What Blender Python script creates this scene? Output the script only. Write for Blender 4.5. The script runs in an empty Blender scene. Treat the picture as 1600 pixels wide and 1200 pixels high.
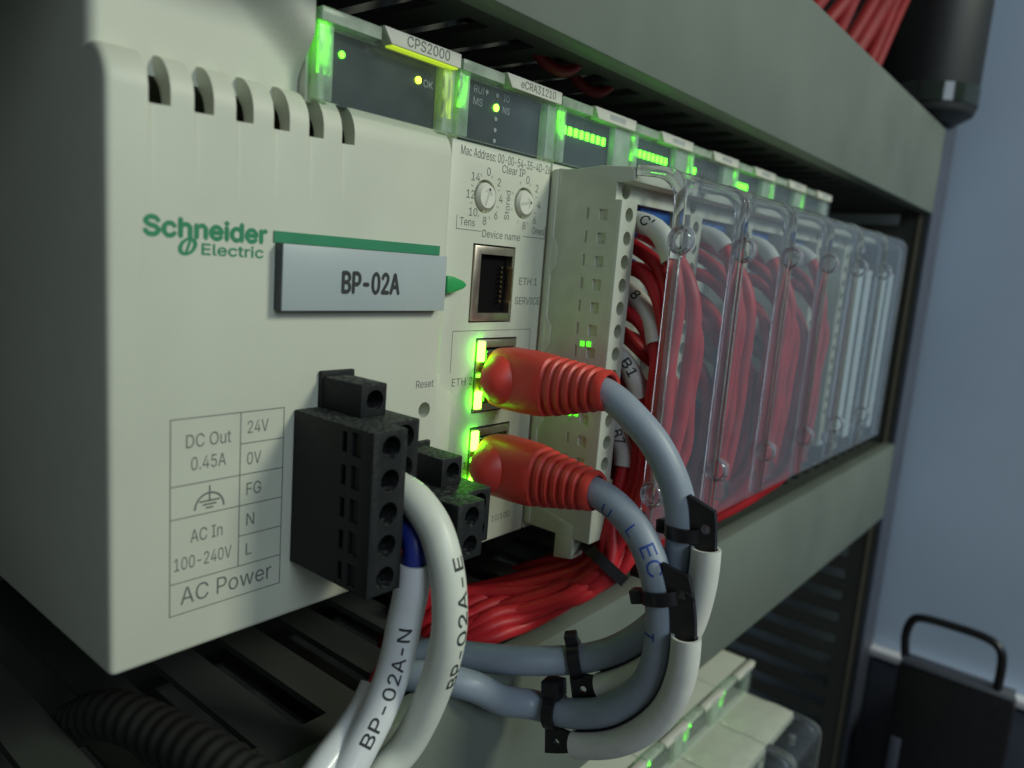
import bpy, bmesh, math, random
from mathutils import Vector, Matrix
from mathutils.geometry import delaunay_2d_cdt, interpolate_bezier
random.seed(7)
S = 0.001                     # everything below is written in millimetres
sc = bpy.context.scene
C = sc.collection

# ------------------------------------------------------------------ camera
cam_d = bpy.data.cameras.new('camera'); cam = bpy.data.objects.new('camera', cam_d); C.objects.link(cam)
sc.camera = cam
right = Vector((0.63369735, -0.76978972, 0.0764948)); down = Vector((-0.07490632, -0.15947991, -0.98435522)); fwd = Vector((0.76994592, 0.61805335, -0.15872411))
M3 = Matrix((right, -down, -fwd)).transposed()
cam.matrix_world = Matrix.Translation(Vector((-43.054, -103.943, 63.014)) * S) @ M3.to_4x4()
cam_d.sensor_fit = 'HORIZONTAL'; cam_d.sensor_width = 36.0
cam_d.lens = 1177.26 / 1600 * 36.0
cam_d.clip_start = 0.005; cam_d.clip_end = 20
cam_d.dof.use_dof = True; cam_d.dof.focus_distance = 0.148; cam_d.dof.aperture_fstop = 17.5
cam_d.dof.aperture_blades = 0

# ------------------------------------------------------------------ light
W = bpy.data.worlds.new('World'); sc.world = W; W.use_nodes = True
W.node_tree.nodes['Background'].inputs[0].default_value = (0.85, 0.95, 0.95, 1)
W.node_tree.nodes['Background'].inputs[1].default_value = 0.075

def area(name, loc, target, size, power, col):
    d = bpy.data.lights.new(name, 'AREA'); d.shape = 'SQUARE'; d.size = size * S; d.energy = power; d.color = col
    o = bpy.data.objects.new(name, d); C.objects.link(o)
    o.location = Vector(loc) * S
    o.rotation_euler = (Vector(target) - Vector(loc)).to_track_quat('-Z', 'Y').to_euler()
    return o
area('key_light', (375, -780, 570), (60, 0, 40), 220, 4.5, (0.96, 1.0, 0.82))
area('fill_light', (-120, -900, 460), (330, 0, 40), 420, 2.9, (0.74, 0.88, 1.0))

sc.view_settings.view_transform = 'Standard'; sc.view_settings.look = 'None'
sc.view_settings.exposure = 0.0; sc.view_settings.gamma = 1.0; sc.view_settings.use_curve_mapping = False
sc.render.engine = 'CYCLES'
cy = sc.cycles
cy.use_denoising = True
try: cy.denoiser = 'OPENIMAGEDENOISE'
except Exception: pass
cy.max_bounces = 12; cy.transparent_max_bounces = 40; cy.transmission_bounces = 10; cy.glossy_bounces = 5; cy.diffuse_bounces = 4
cy.caustics_reflective = False; cy.caustics_refractive = False
cy.sample_clamp_indirect = 4.0

# ------------------------------------------------------------------ materials
def pbr(name, col, rough=0.5, metal=0.0, var=0.06, scale=250.0, bump=0.0, bscale=900.0, spec=0.5, coat=0.0, dust=0.0):
    m = bpy.data.materials.new(name); m.use_nodes = True
    nt = m.node_tree; b = nt.nodes['Principled BSDF']
    b.inputs['Roughness'].default_value = rough; b.inputs['Metallic'].default_value = metal
    b.inputs['Specular IOR Level'].default_value = spec
    b.inputs['Coat Weight'].default_value = coat
    tc = nt.nodes.new('ShaderNodeTexCoord')
    n = nt.nodes.new('ShaderNodeTexNoise'); n.inputs['Scale'].default_value = scale; n.inputs['Detail'].default_value = 5
    nt.links.new(tc.outputs['Object'], n.inputs['Vector'])
    r = nt.nodes.new('ShaderNodeValToRGB')
    lo = tuple(max(0, c * (1 - var)) for c in col[:3]) + (1,); hi = tuple(min(1, c * (1 + var)) for c in col[:3]) + (1,)
    r.color_ramp.elements[0].color = lo; r.color_ramp.elements[1].color = hi
    r.color_ramp.elements[0].position = 0.3; r.color_ramp.elements[1].position = 0.7
    nt.links.new(n.outputs['Fac'], r.inputs['Fac'])
    out_col = r.outputs['Color']
    if dust > 0:
        n3 = nt.nodes.new('ShaderNodeTexNoise'); n3.inputs['Scale'].default_value = 1400; n3.inputs['Detail'].default_value = 6
        nt.links.new(tc.outputs['Object'], n3.inputs['Vector'])
        r3 = nt.nodes.new('ShaderNodeValToRGB'); r3.color_ramp.elements[0].position = 0.45; r3.color_ramp.elements[1].position = 0.75
        nt.links.new(n3.outputs['Fac'], r3.inputs['Fac'])
        ge = nt.nodes.new('ShaderNodeNewGeometry'); sx = nt.nodes.new('ShaderNodeSeparateXYZ'); nt.links.new(ge.outputs['Normal'], sx.inputs[0])
        up = nt.nodes.new('ShaderNodeMath'); up.operation = 'MULTIPLY_ADD'; up.use_clamp = True
        up.inputs[1].default_value = 0.98; up.inputs[2].default_value = 0.02; nt.links.new(sx.outputs['Z'], up.inputs[0])
        mu = nt.nodes.new('ShaderNodeMath'); mu.operation = 'MULTIPLY'; nt.links.new(up.outputs[0], mu.inputs[0]); nt.links.new(r3.outputs['Color'], mu.inputs[1])
        mu2 = nt.nodes.new('ShaderNodeMath'); mu2.operation = 'MULTIPLY'; mu2.inputs[1].default_value = dust; nt.links.new(mu.outputs[0], mu2.inputs[0])
        mx = nt.nodes.new('ShaderNodeMix'); mx.data_type = 'RGBA'
        nt.links.new(mu2.outputs[0], mx.inputs[0]); nt.links.new(out_col, mx.inputs[6]); mx.inputs[7].default_value = (0.22, 0.24, 0.22, 1)
        out_col = mx.outputs[2]
    nt.links.new(out_col, b.inputs['Base Color'])
    r2 = nt.nodes.new('ShaderNodeMapRange'); r2.inputs[3].default_value = max(0.02, rough - 0.06); r2.inputs[4].default_value = min(1, rough + 0.06)
    nt.links.new(n.outputs['Fac'], r2.inputs[0]); nt.links.new(r2.outputs[0], b.inputs['Roughness'])
    if bump > 0:
        n2 = nt.nodes.new('ShaderNodeTexNoise'); n2.inputs['Scale'].default_value = bscale; n2.inputs['Detail'].default_value = 3
        nt.links.new(tc.outputs['Object'], n2.inputs['Vector'])
        bp = nt.nodes.new('ShaderNodeBump'); bp.inputs['Strength'].default_value = bump; bp.inputs['Distance'].default_value = 0.0002
        nt.links.new(n2.outputs['Fac'], bp.inputs['Height']); nt.links.new(bp.outputs['Normal'], b.inputs['Normal'])
    return m

def glow(name, col, strength, mottle=False):
    m = bpy.data.materials.new(name); m.use_nodes = True; nt = m.node_tree
    b = nt.nodes['Principled BSDF']; b.inputs['Base Color'].default_value = (*[0.3 * c for c in col], 1)
    b.inputs['Emission Color'].default_value = (*col, 1); b.inputs['Emission Strength'].default_value = strength
    if mottle:      # a moulded light guide does not glow evenly along its length
        tc = nt.nodes.new('ShaderNodeTexCoord'); mp = nt.nodes.new('ShaderNodeMapping'); mp.inputs['Scale'].default_value = (900, 300, 330)
        n = nt.nodes.new('ShaderNodeTexNoise'); n.inputs['Scale'].default_value = 1.0; n.inputs['Detail'].default_value = 3
        nt.links.new(tc.outputs['Object'], mp.inputs[0]); nt.links.new(mp.outputs[0], n.inputs['Vector'])
        mr = nt.nodes.new('ShaderNodeMapRange'); mr.inputs[1].default_value = 0.38; mr.inputs[2].default_value = 0.62; mr.inputs[3].default_value = strength * 0.15; mr.inputs[4].default_value = strength * 1.7
        nt.links.new(n.outputs['Fac'], mr.inputs[0]); nt.links.new(mr.outputs[0], b.inputs['Emission Strength'])
    return m

def thin_clear(name, tint=(0.93, 0.95, 0.96), haze=0.06, hazecol=(0.8, 0.84, 0.9), rough=0.08):
    """a thin clear plastic wall: straight-through light, a sheen that grows at grazing angles and a little surface haze"""
    m = bpy.data.materials.new(name); m.use_nodes = True; nt = m.node_tree; nt.nodes.clear()
    out = nt.nodes.new('ShaderNodeOutputMaterial')
    tr = nt.nodes.new('ShaderNodeBsdfTransparent'); tr.inputs[0].default_value = (*tint, 1)
    gl = nt.nodes.new('ShaderNodeBsdfGlossy'); gl.inputs['Roughness'].default_value = rough; gl.inputs[0].default_value = (1, 1, 1, 1)
    ge = nt.nodes.new('ShaderNodeNewGeometry'); dt = nt.nodes.new('ShaderNodeVectorMath'); dt.operation = 'DOT_PRODUCT'
    nt.links.new(ge.outputs['Normal'], dt.inputs[0]); nt.links.new(ge.outputs['Incoming'], dt.inputs[1])
    def mth(op, x, y=None):
        q = nt.nodes.new('ShaderNodeMath'); q.operation = op
        nt.links.new(x, q.inputs[0])
        if y is not None: q.inputs[1].default_value = y
        return q
    q = mth('ABSOLUTE', dt.outputs['Value']); q = mth('MULTIPLY', q.outputs[0], -1.0); q = mth('ADD', q.outputs[0], 1.0); q = mth('POWER', q.outputs[0], 5.0)
    q = mth('MULTIPLY', q.outputs[0], 0.96); fr = mth('ADD', q.outputs[0], 0.04)
    mx = nt.nodes.new('ShaderNodeMixShader'); nt.links.new(fr.outputs[0], mx.inputs[0]); nt.links.new(tr.outputs[0], mx.inputs[1]); nt.links.new(gl.outputs[0], mx.inputs[2])
    df = nt.nodes.new('ShaderNodeBsdfDiffuse'); df.inputs[0].default_value = (*hazecol, 1)
    tc = nt.nodes.new('ShaderNodeTexCoord'); n = nt.nodes.new('ShaderNodeTexNoise'); n.inputs['Scale'].default_value = 160; n.inputs['Detail'].default_value = 6
    nt.links.new(tc.outputs['Object'], n.inputs['Vector'])
    mr = nt.nodes.new('ShaderNodeMapRange'); mr.inputs[1].default_value = 0.3; mr.inputs[2].default_value = 0.7; mr.inputs[3].default_value = haze * 0.6; mr.inputs[4].default_value = haze * 1.5
    nt.links.new(n.outputs['Fac'], mr.inputs[0])
    m2 = nt.nodes.new('ShaderNodeMixShader'); nt.links.new(mr.outputs[0], m2.inputs[0]); nt.links.new(mx.outputs[0], m2.inputs[1]); nt.links.new(df.outputs[0], m2.inputs[2])
    nt.links.new(m2.outputs[0], out.inputs[0])
    return m

def solid_clear(name, col=(0.96, 0.97, 1.0), rough=0.025):
    m = bpy.data.materials.new(name); m.use_nodes = True; nt = m.node_tree
    b = nt.nodes['Principled BSDF']; b.inputs['Base Color'].default_value = (*col, 1); b.inputs['Roughness'].default_value = rough
    b.inputs['Transmission Weight'].default_value = 0.92; b.inputs['IOR'].default_value = 1.46
    return m

M = {}
M['body'] = pbr('beige_plastic', (0.60, 0.622, 0.51), 0.48, var=0.045, scale=45, bump=0.10, bscale=2500)
M['body_dark'] = pbr('beige_plastic_shade', (0.50, 0.52, 0.45), 0.55, var=0.04, bump=0.1, bscale=2500)
M['term'] = pbr('terminal_plastic', (0.60, 0.625, 0.52), 0.55, var=0.05, bump=0.1, bscale=2500)
M['tag'] = pbr('tag_plastic', (0.70, 0.70, 0.60), 0.5, var=0.03)
M['panel'] = pbr('smoked_panel', (0.035, 0.05, 0.052), 0.3, var=0.15, scale=60)
M['ink'] = pbr('grey_ink', (0.13, 0.145, 0.13), 0.7, var=0.1)
M['ink_dark'] = pbr('black_ink', (0.03, 0.035, 0.035), 0.7, var=0.1)
M['ink_light'] = pbr('pale_ink', (0.42, 0.45, 0.44), 0.7, var=0.1)
M['ink_blue'] = pbr('blue_ink', (0.03, 0.08, 0.34), 0.6, var=0.2)
M['green_logo'] = pbr('green_ink', (0.025, 0.24, 0.115), 0.6, var=0.06)
M['green_clip'] = pbr('green_plastic', (0.03, 0.36, 0.10), 0.4, var=0.06)
M['plate'] = pbr('label_laminate', (0.42, 0.48, 0.485), 0.35, var=0.03, scale=80)
M['plate_core'] = pbr('label_core', (0.05, 0.06, 0.075), 0.5)
M['black'] = pbr('black_plastic', (0.011, 0.013, 0.014), 0.65, var=0.2, bump=0.15, spec=0.3, dust=0.5)
M['black_gloss'] = pbr('black_nylon', (0.010, 0.010, 0.012), 0.32, var=0.2)
M['hole_shade'] = pbr('hole_shade_black', (0.004, 0.004, 0.004), 0.8, spec=0.1)  # near black that paints the darkness inside sockets and screw holes
M['metal'] = pbr('tin_shield', (0.62, 0.56, 0.50), 0.35, metal=1.0, var=0.1, scale=400)
M['steel'] = pbr('screw_steel', (0.45, 0.46, 0.44), 0.35, metal=1.0, var=0.1)
M['gold'] = pbr('contact_gold', (0.7, 0.5, 0.2), 0.3, metal=1.0)
M['boot'] = pbr('red_boot_rubber', (0.64, 0.05, 0.035), 0.44, var=0.05, bump=0.12, bscale=1800)
M['grey_cable'] = pbr('grey_cable_jacket', (0.27, 0.32, 0.38), 0.42, var=0.05, scale=200, bump=0.08, bscale=700)
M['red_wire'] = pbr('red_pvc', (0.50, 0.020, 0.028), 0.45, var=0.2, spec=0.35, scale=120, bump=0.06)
M['red_wire_dark'] = pbr('red_pvc_dull', (0.22, 0.008, 0.010), 0.5, var=0.2, scale=90)  # darker, duller red for the wires at the upper duct
M['blue_wire'] = pbr('blue_pvc', (0.02, 0.035, 0.26), 0.4, var=0.1)
M['ferrule'] = pbr('blue_ferrule', (0.03, 0.13, 0.42), 0.4, var=0.1)
M['grey_wire'] = pbr('grey_pvc', (0.42, 0.42, 0.38), 0.5, var=0.08)
M['sleeve'] = pbr('white_sleeve', (0.76, 0.79, 0.80), 0.28, var=0.03, scale=150, coat=0.2)
M['sleeve_warm'] = pbr('ivory_sleeve', (0.70, 0.73, 0.64), 0.4, var=0.05, scale=150)
M['marker'] = pbr('marker_tube', (0.66, 0.67, 0.62), 0.45, var=0.06)
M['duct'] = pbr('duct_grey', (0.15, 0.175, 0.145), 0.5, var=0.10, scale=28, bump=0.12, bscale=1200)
M['duct_shaded'] = pbr('duct_grey_shaded', (0.045, 0.05, 0.042), 0.6, var=0.1, scale=40)  # the duct grey again, darkened to carry the shade on the slotted sides
M['wall'] = pbr('painted_sheet_steel', (0.54, 0.66, 0.82), 0.45, var=0.05, scale=14, bump=0.25, bscale=500)
M['back'] = pbr('mounting_plate', (0.10, 0.105, 0.10), 0.55, var=0.1, scale=20)
M['rail'] = pbr('rail_highlight_white', (0.85, 0.85, 0.88), 0.3)  # the rail's bright highlight, put into a white base colour
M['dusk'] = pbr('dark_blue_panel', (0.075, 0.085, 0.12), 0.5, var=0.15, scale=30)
M['bevelgrey'] = pbr('grey_edge_plastic', (0.10, 0.11, 0.13), 0.5)
M['conduit'] = pbr('conduit_grey_shaded', (0.014, 0.014, 0.012), 0.55, var=0.15, scale=100)  # grey taken near black, the shade under the power supply put into the colour
M['yellow_edge'] = pbr('brass_edge', (0.17, 0.15, 0.11), 0.5)
M['paper'] = pbr('pale_label_strip', (0.62, 0.70, 0.72), 0.6, var=0.05)
M['clear'] = thin_clear('clear_cover_plastic', haze=0.022, hazecol=(0.72, 0.78, 0.88))
M['lens'] = thin_clear('clear_window_plastic', haze=0.02, hazecol=(0.8, 0.9, 0.8), rough=0.12)
M['edge'] = solid_clear('clear_cover_edge')
M['pipe'] = thin_clear('frosted_window_edge', tint=(0.85, 0.95, 0.82), haze=0.42, hazecol=(0.72, 0.82, 0.68), rough=0.25)
M['led'] = glow('green_led', (0.10, 1.0, 0.02), 7.0)
M['led_core'] = glow('bright_green_led', (0.22, 1.0, 0.03), 11.0)
M['led_y'] = glow('yellow_green_led', (0.62, 1.0, 0.03), 9.0)
M['led_reflection'] = glow('green_led_reflection', (0.10, 0.9, 0.03), 1.6)  # dim glow that imitates green LED reflections
M['led_pipe'] = glow('green_light_pipe', (0.16, 1.0, 0.03), 1.6, True)
M['led_pipe_y'] = glow('yellow_light_pipe', (0.62, 0.90, 0.03), 0.8, True)
M['tag_line'] = glow('yellow_tag_line', (0.60, 0.85, 0.03), 0.75)
M['led_eth'] = glow('ethernet_led', (0.12, 1.0, 0.02), 26.0)

# ------------------------------------------------------------------ mesh helpers
class MB:
    def __init__(s): s.bm = bmesh.new(); s.mats = []
    def face(s, pts, mi=0):
        try:
            f = s.bm.faces.new([s.bm.verts.new(Vector(p) * S) for p in pts]); f.material_index = mi; return f
        except ValueError: return None
    def box(s, x0, x1, y0, y1, z0, z1, mi=0):
        v = [s.bm.verts.new(Vector((x, y, z)) * S) for x in (x0, x1) for y in (y0, y1) for z in (z0, z1)]
        for q in ((0, 1, 3, 2), (4, 6, 7, 5), (0, 4, 5, 1), (2, 3, 7, 6), (0, 2, 6, 4), (1, 5, 7, 3)):
            f = s.bm.faces.new([v[i] for i in q]); f.material_index = mi
        return s
    def prism(s, poly, axis, a, b, mi=0):
        """poly: list of 2-D points in the other two axes (order x,y / x,z / y,z); extruded along axis from a to b"""
        def mk(p, t):
            return {'x': (t, p[0], p[1]), 'y': (p[0], t, p[1]), 'z': (p[0], p[1], t)}[axis]
        A = [s.bm.verts.new(Vector(mk(p, a)) * S) for p in poly]; B = [s.bm.verts.new(Vector(mk(p, b)) * S) for p in poly]
        n = len(poly); fs = []
        fs.append(s.bm.faces.new(A)); fs.append(s.bm.faces.new(B[::-1]))
        for i in range(n): fs.append(s.bm.faces.new((A[i], B[i], B[(i + 1) % n], A[(i + 1) % n])))
        for f in fs: f.material_index = mi
        return s
    def ring(s, c, u, v, r, n, r2=None):
        r2 = r if r2 is None else r2
        return [s.bm.verts.new((Vector(c) + Vector(u) * (r * math.cos(2 * math.pi * i / n)) + Vector(v) * (r2 * math.sin(2 * math.pi * i / n))) * S) for i in range(n)]
    def skin(s, rings, cap=True, mi=0):
        for a, b in zip(rings, rings[1:]):
            n = len(a)
            for i in range(n):
                f = s.bm.faces.new((a[i], a[(i + 1) % n], b[(i + 1) % n], b[i])); f.material_index = mi
        if cap:
            f = s.bm.faces.new(rings[0][::-1]); f.material_index = mi
            f = s.bm.faces.new(rings[-1]); f.material_index = mi
        return s
    def lathe(s, prof, origin, axis, n=24, mi=0, cap=True):
        ax = Vector(axis).normalized(); u = ax.orthogonal().normalized(); v = ax.cross(u)
        rs = [s.ring(Vector(origin) + ax * t, u, v, max(r, 1e-3), n) for r, t in prof]
        return s.skin(rs, cap, mi)
    def tube(s, pts, rad, n=14, cap=True, mi=0, inner=None):
        fr = frames(pts)
        rr = rad if callable(rad) else (lambda t: rad)
        L = len(pts) - 1
        rs = [s.ring(p, a, b, rr(i / L), n) for i, (p, t, a, b) in enumerate(fr)]
        if inner is None: return s.skin(rs, cap, mi)
        ri = [s.ring(p, a, b, inner, n) for (p, t, a, b) in fr]
        return s.skin(rs + ri[::-1] + [rs[0]], False, mi)

def frames(pts):
    P = [Vector(p) for p in pts]; out = []; up = None
    for i, p in enumerate(P):
        t = (P[min(i + 1, len(P) - 1)] - P[max(i - 1, 0)]).normalized()
        if up is None:
            up = Vector((1, 0, 0)) - t * t.x
            if up.length < 0.2: up = t.orthogonal()
            up.normalize()
        else:
            up = (up - t * up.dot(t)).normalized()
        out.append((p, t, up, t.cross(up)))
    return out

def spline(ctrl, step=1.2):
    P = [Vector(p) for p in ctrl]; P = [P[0] * 2 - P[1]] + P + [P[-1] * 2 - P[-2]]
    out = []
    for i in range(1, len(P) - 2):
        a, b, c, d = P[i - 1:i + 3]; n = max(2, int((c - b).length / step))
        for k in range(n):
            t = k / n
            out.append(0.5 * ((2 * b) + (c - a) * t + (2 * a - 5 * b + 4 * c - d) * t * t + (3 * b - a - 3 * c + d) * t ** 3))
    out.append(P[-2]); return out

def build(name, mb, mat, parent=None, bevel=0.0, seg=2, cut=None, smooth=35, cutbevel=0.0):
    bm = mb.bm
    bmesh.ops.recalc_face_normals(bm, faces=bm.faces[:])
    me = bpy.data.meshes.new(name); bm.to_mesh(me); bm.free()
    mats = mat if isinstance(mat, (list, tuple)) else [mat]
    for m in mats: me.materials.append(m)
    if cut is not None or bevel > 0:
        tmp = bpy.data.objects.new('tmp', me); C.objects.link(tmp); kill = [tmp]
        if bevel > 0 and cutbevel == 0:
            b = tmp.modifiers.new('b', 'BEVEL'); b.width = bevel * S; b.segments = seg; b.limit_method = 'ANGLE'; b.angle_limit = math.radians(40)
        if cut is not None:
            for cmb in (cut if isinstance(cut, (list, tuple)) else [cut]):
                bmesh.ops.recalc_face_normals(cmb.bm, faces=cmb.bm.faces[:])
                cm = bpy.data.meshes.new('c'); cmb.bm.to_mesh(cm); cmb.bm.free()
                co = bpy.data.objects.new('c', cm); C.objects.link(co); kill.append(co)
                bo = tmp.modifiers.new('d', 'BOOLEAN'); bo.object = co; bo.operation = 'DIFFERENCE'; bo.solver = 'EXACT'; bo.use_self = True
        if cutbevel > 0:
            b = tmp.modifiers.new('b', 'BEVEL'); b.width = cutbevel * S; b.segments = seg; b.limit_method = 'ANGLE'; b.angle_limit = math.radians(40)
        dg = bpy.context.evaluated_depsgraph_get(); dg.update()
        me2 = bpy.data.meshes.new_from_object(tmp.evaluated_get(dg))
        for k in kill:
            d = k.data; bpy.data.objects.remove(k); bpy.data.meshes.remove(d)
        me = me2; me.name = name
        if not me.materials:
            for m in mats: me.materials.append(m)
    for p in me.polygons: p.use_smooth = True
    me.set_sharp_from_angle(angle=math.radians(smooth))
    o = bpy.data.objects.new(name, me); C.objects.link(o)
    if parent is not None: o.parent = parent; o.matrix_parent_inverse = parent.matrix_world.inverted() if False else Matrix.Translation(-parent.location)
    return o

def tag(o, label=None, cat=None, group=None, kind=None):
    if label: o['label'] = label
    if cat: o['category'] = cat
    if group: o['group'] = group
    if kind: o['kind'] = kind
    return o
def thing(name, label, cat, loc=(0, 0, 0), group=None):
    o = bpy.data.objects.new(name, None); C.objects.link(o); o.location = Vector(loc) * S
    o.empty_display_size = 0.01
    return tag(o, label, cat, group)

def copy_tree(o, off):
    c = o.copy(); C.objects.link(c); c.location = o.location + Vector(off) * S
    def rec(src, dst):
        for ch in list(src.children):
            d = ch.copy(); C.objects.link(d); d.parent = dst; d.matrix_parent_inverse = ch.matrix_parent_inverse.copy(); rec(ch, d)
    rec(o, c); return c

def sans():
    """the plain sans face that ships inside Blender (falls back to the built-in one)"""
    import os
    try:
        p = os.path.join(bpy.utils.system_resource('DATAFILES', path='fonts'), 'Inter.woff2')
        return bpy.data.fonts.load(p) if p and os.path.exists(p) else None
    except Exception: return None
FONT = sans()
_glyph = {}
def text_mesh(s):
    """2-D outline of a word as a triangulated mesh, in units where a capital letter is 1 high"""
    if s in _glyph: return _glyph[s]
    def ev(t):
        cu = bpy.data.curves.new('t', 'FONT'); cu.body = t; cu.size = 1.0
        if FONT: cu.font = FONT
        ob = bpy.data.objects.new('t', cu); C.objects.link(ob)
        dg = bpy.context.evaluated_depsgraph_get(); dg.update()
        oc = ob.evaluated_get(dg).to_curve(dg); loops = []
        for sp in oc.splines:
            bp = sp.bezier_points; n = len(bp); L = []
            for i in range(n):
                p, q = bp[i], bp[(i + 1) % n]
                straight = (p.handle_right - p.co).length < 1e-6 and (q.handle_left - q.co).length < 1e-6
                seg = [p.co, q.co] if straight else interpolate_bezier(p.co, p.handle_right, q.handle_left, q.co, 7)
                L += [Vector((c_[0], c_[1])) for c_ in seg[:-1]]
            clean = [L[0]]
            for c_ in L[1:]:
                if (c_ - clean[-1]).length > 1e-5: clean.append(c_)
            if len(clean) > 2 and (clean[0] - clean[-1]).length < 1e-5: clean.pop()
            if len(clean) > 2: loops.append(clean)
        bpy.data.objects.remove(ob); bpy.data.curves.remove(cu)
        pts, ed = [], []
        for l in loops:
            k = len(pts); pts += l; ed += [(k + i, k + (i + 1) % len(l)) for i in range(len(l))]
        if not pts: return [], []
        V, E_, F, *_ = delaunay_2d_cdt(pts, ed, [], 0, 1e-6)
        def wind(p):
            n = 0
            for l in loops:
                for i in range(len(l)):
                    u, w = l[i], l[(i + 1) % len(l)]
                    if (u.y > p.y) != (w.y > p.y) and p.x < (w.x - u.x) * (p.y - u.y) / (w.y - u.y) + u.x: n += 1 if w.y > u.y else -1
            return n
        f = [tuple(t_) for t_ in F if wind((V[t_[0]] + V[t_[1]] + V[t_[2]]) / 3) != 0]
        return [(p.x, p.y) for p in V], f
    hv, _ = ev('H'); H = max(p[1] for p in hv)
    v, f = ev(s); x0 = min(v[i][0] for q in f for i in q)
    _glyph[s] = ([((x - x0) / H, y / H) for x, y in v], f)
    return _glyph[s]

def text(mb, s, x, z, h, y, width=None, bold=0.0, rot=0.0, cx=False, mi=0, shear=0.0):
    """lettering on a wall that faces -Y: x, z is the start of the base line"""
    v, f = text_mesh(s)
    w = max(p[0] for p in v); kx = (width / w) if width else h
    ca, sa = math.cos(rot), math.sin(rot)
    offs = [(0, 0)] if not bold else [(-bold, 0), (bold, 0), (0, bold), (0, -bold), (0, 0)]
    for k, (ox, oz) in enumerate(offs):
        vs = []
        for px, py in v:
            a = px * kx + ox - (w * kx / 2 if cx else 0) + shear * py * h; b = py * h + oz
            vs.append(mb.bm.verts.new(Vector((x + a * ca - b * sa, y - 0.004 * k, z + a * sa + b * ca)) * S))
        for q in f:
            try: ff = mb.bm.faces.new([vs[i] for i in q]); ff.material_index = mi
            except ValueError: pass

def text_on_tube(mb, s, pts, r, s0, h, ang, flip=False, squeeze=1.0, bold=0.0):
    """lettering wrapped on a tube: starts s0 mm along the path; ang turns it round the tube; flip runs it back along the path"""
    fr = frames(pts); d = [0.0]
    for a, b in zip(fr, fr[1:]): d.append(d[-1] + (b[0] - a[0]).length)
    def at(t):
        t = min(max(t, 0), d[-1] - 1e-6); i = max(k for k in range(len(d)) if d[k] <= t); i = min(i, len(d) - 2)
        w = (t - d[i]) / (d[i + 1] - d[i]); A, B = fr[i], fr[i + 1]
        return A[0].lerp(B[0], w), A[2].lerp(B[2], w).normalized(), A[3].lerp(B[3], w).normalized()
    v, f = text_mesh(s)
    for off in ([(0, 0)] if not bold else [(-bold, 0), (bold, 0), (0, bold), (0, -bold)]):
        vs = []
        for px, py in v:
            a = px * h * squeeze + off[0]; b = (py - 0.5) * h + off[1]
            if flip: a, b = -a, -b
            p, u, w = at(s0 + a); th = ang - b / r
            vs.append(mb.bm.verts.new((p + (u * math.cos(th) + w * math.sin(th)) * (r + 0.04)) * S))
        for q in f:
            try: mb.bm.faces.new([vs[i] for i in q])
            except ValueError: pass

def face_angle(pts, i, target):
    """the angle round a tube, at sample i, that faces a point"""
    p, t, u, w = frames(pts)[i]; d = Vector(target) - p
    return math.atan2(d.dot(w), d.dot(u))
VIEW = Vector((-43, -104, 63))
def line(mb, x0, z0, x1, z1, w, y):
    d = Vector((x1 - x0, z1 - z0)); n = Vector((-d.y, d.x)).normalized() * w / 2; e = d.normalized() * w / 2
    mb.face([(x0 - e.x - n.x, y, z0 - e.y - n.y), (x1 + e.x - n.x, y, z1 + e.y - n.y), (x1 + e.x + n.x, y, z1 + e.y + n.y), (x0 - e.x + n.x, y, z0 - e.y + n.y)])

# ================================================================== SETTING
mb = MB(); mb.box(-400, 700, 100, 104, -500, 500)
tag(build('mounting_plate_backdrop', mb, M['back']), kind='structure')
mb = MB(); mb.box(457, 462, -330, 100, -500, 500)
tag(build('cabinet_wall', mb, M['wall']), 'blue grey painted sheet steel side wall of the cabinet', 'wall', kind='structure')

def comb(x0, x1, z0, z1, y0, y1, first, pitch, w):
    """duct side wall with open ended looking slots: one plate, slots cut through"""
    m = MB(); m.box(x0, x1, y0, y1, z0, z1); c = MB(); x = first
    while x < x1 - w - 2:
        c.box(x, x + w, y0 + 11, y1 - 6, z0 - 3, z1 + 3); x += pitch
    return m, c
def duct(name, label, zb, zt, xa, xb, first):
    t = thing(name, label, 'cable duct', (xa, 0, zb))
    m = MB()
    m.prism([(-12, zb - 0.8), (-12, zt + 0.8), (-6, zt + 0.8), (-6, zt + 0.1), (-10.6, zt - 0.8), (-10.6, zb + 0.8), (-6, zb - 0.1), (-6, zb - 0.8)], 'x', xa, xb)
    build('cover', m, M['duct'], t, bevel=0.5)
    a, c = comb(xa, xb, zt - 1.6, zt - 0.1, -10.3, 98, first, 14.6, 6.4); build('slotted_side', a, M['duct_shaded'], t, cut=c)
    a, c = comb(xa, xb, zb + 0.1, zb + 1.6, -10.3, 98, first + 3, 14.6, 6.4); build('slotted_side', a, M['duct_shaded'], t, cut=c)
    m = MB(); m.box(xa, xb, 97, 99.5, zb + 1.7, zt - 1.7); build('duct_back', m, M['duct_shaded'], t)
    return t
duct('cable_duct', 'grey slotted cable duct with plain cover running above the modules', 107.5, 150, -330, 423.5, -317)
duct('cable_duct', 'grey slotted cable duct with plain cover running below the modules', -65, -23, -330, 423.5, -317.4)
# upright duct by the side wall
t = thing('cable_duct', 'upright cable duct with slotted flank standing against the side wall', 'cable duct', (425, 0, -300))
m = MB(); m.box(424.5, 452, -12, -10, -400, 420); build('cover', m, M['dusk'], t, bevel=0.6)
m = MB(); m.box(424.7, 426.7, -9.5, 98, -400, 420); c = MB(); z = -390
while z < 410: c.box(420, 430, 4, 90, z, z + 6); z += 14
build('slotted_side', m, M['duct_shaded'], t, cut=c)
m = MB(); m.box(423.9, 424.45, -7, -5.6, -400, 420); build('edge_strip', m, M['yellow_edge'], t)

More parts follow.
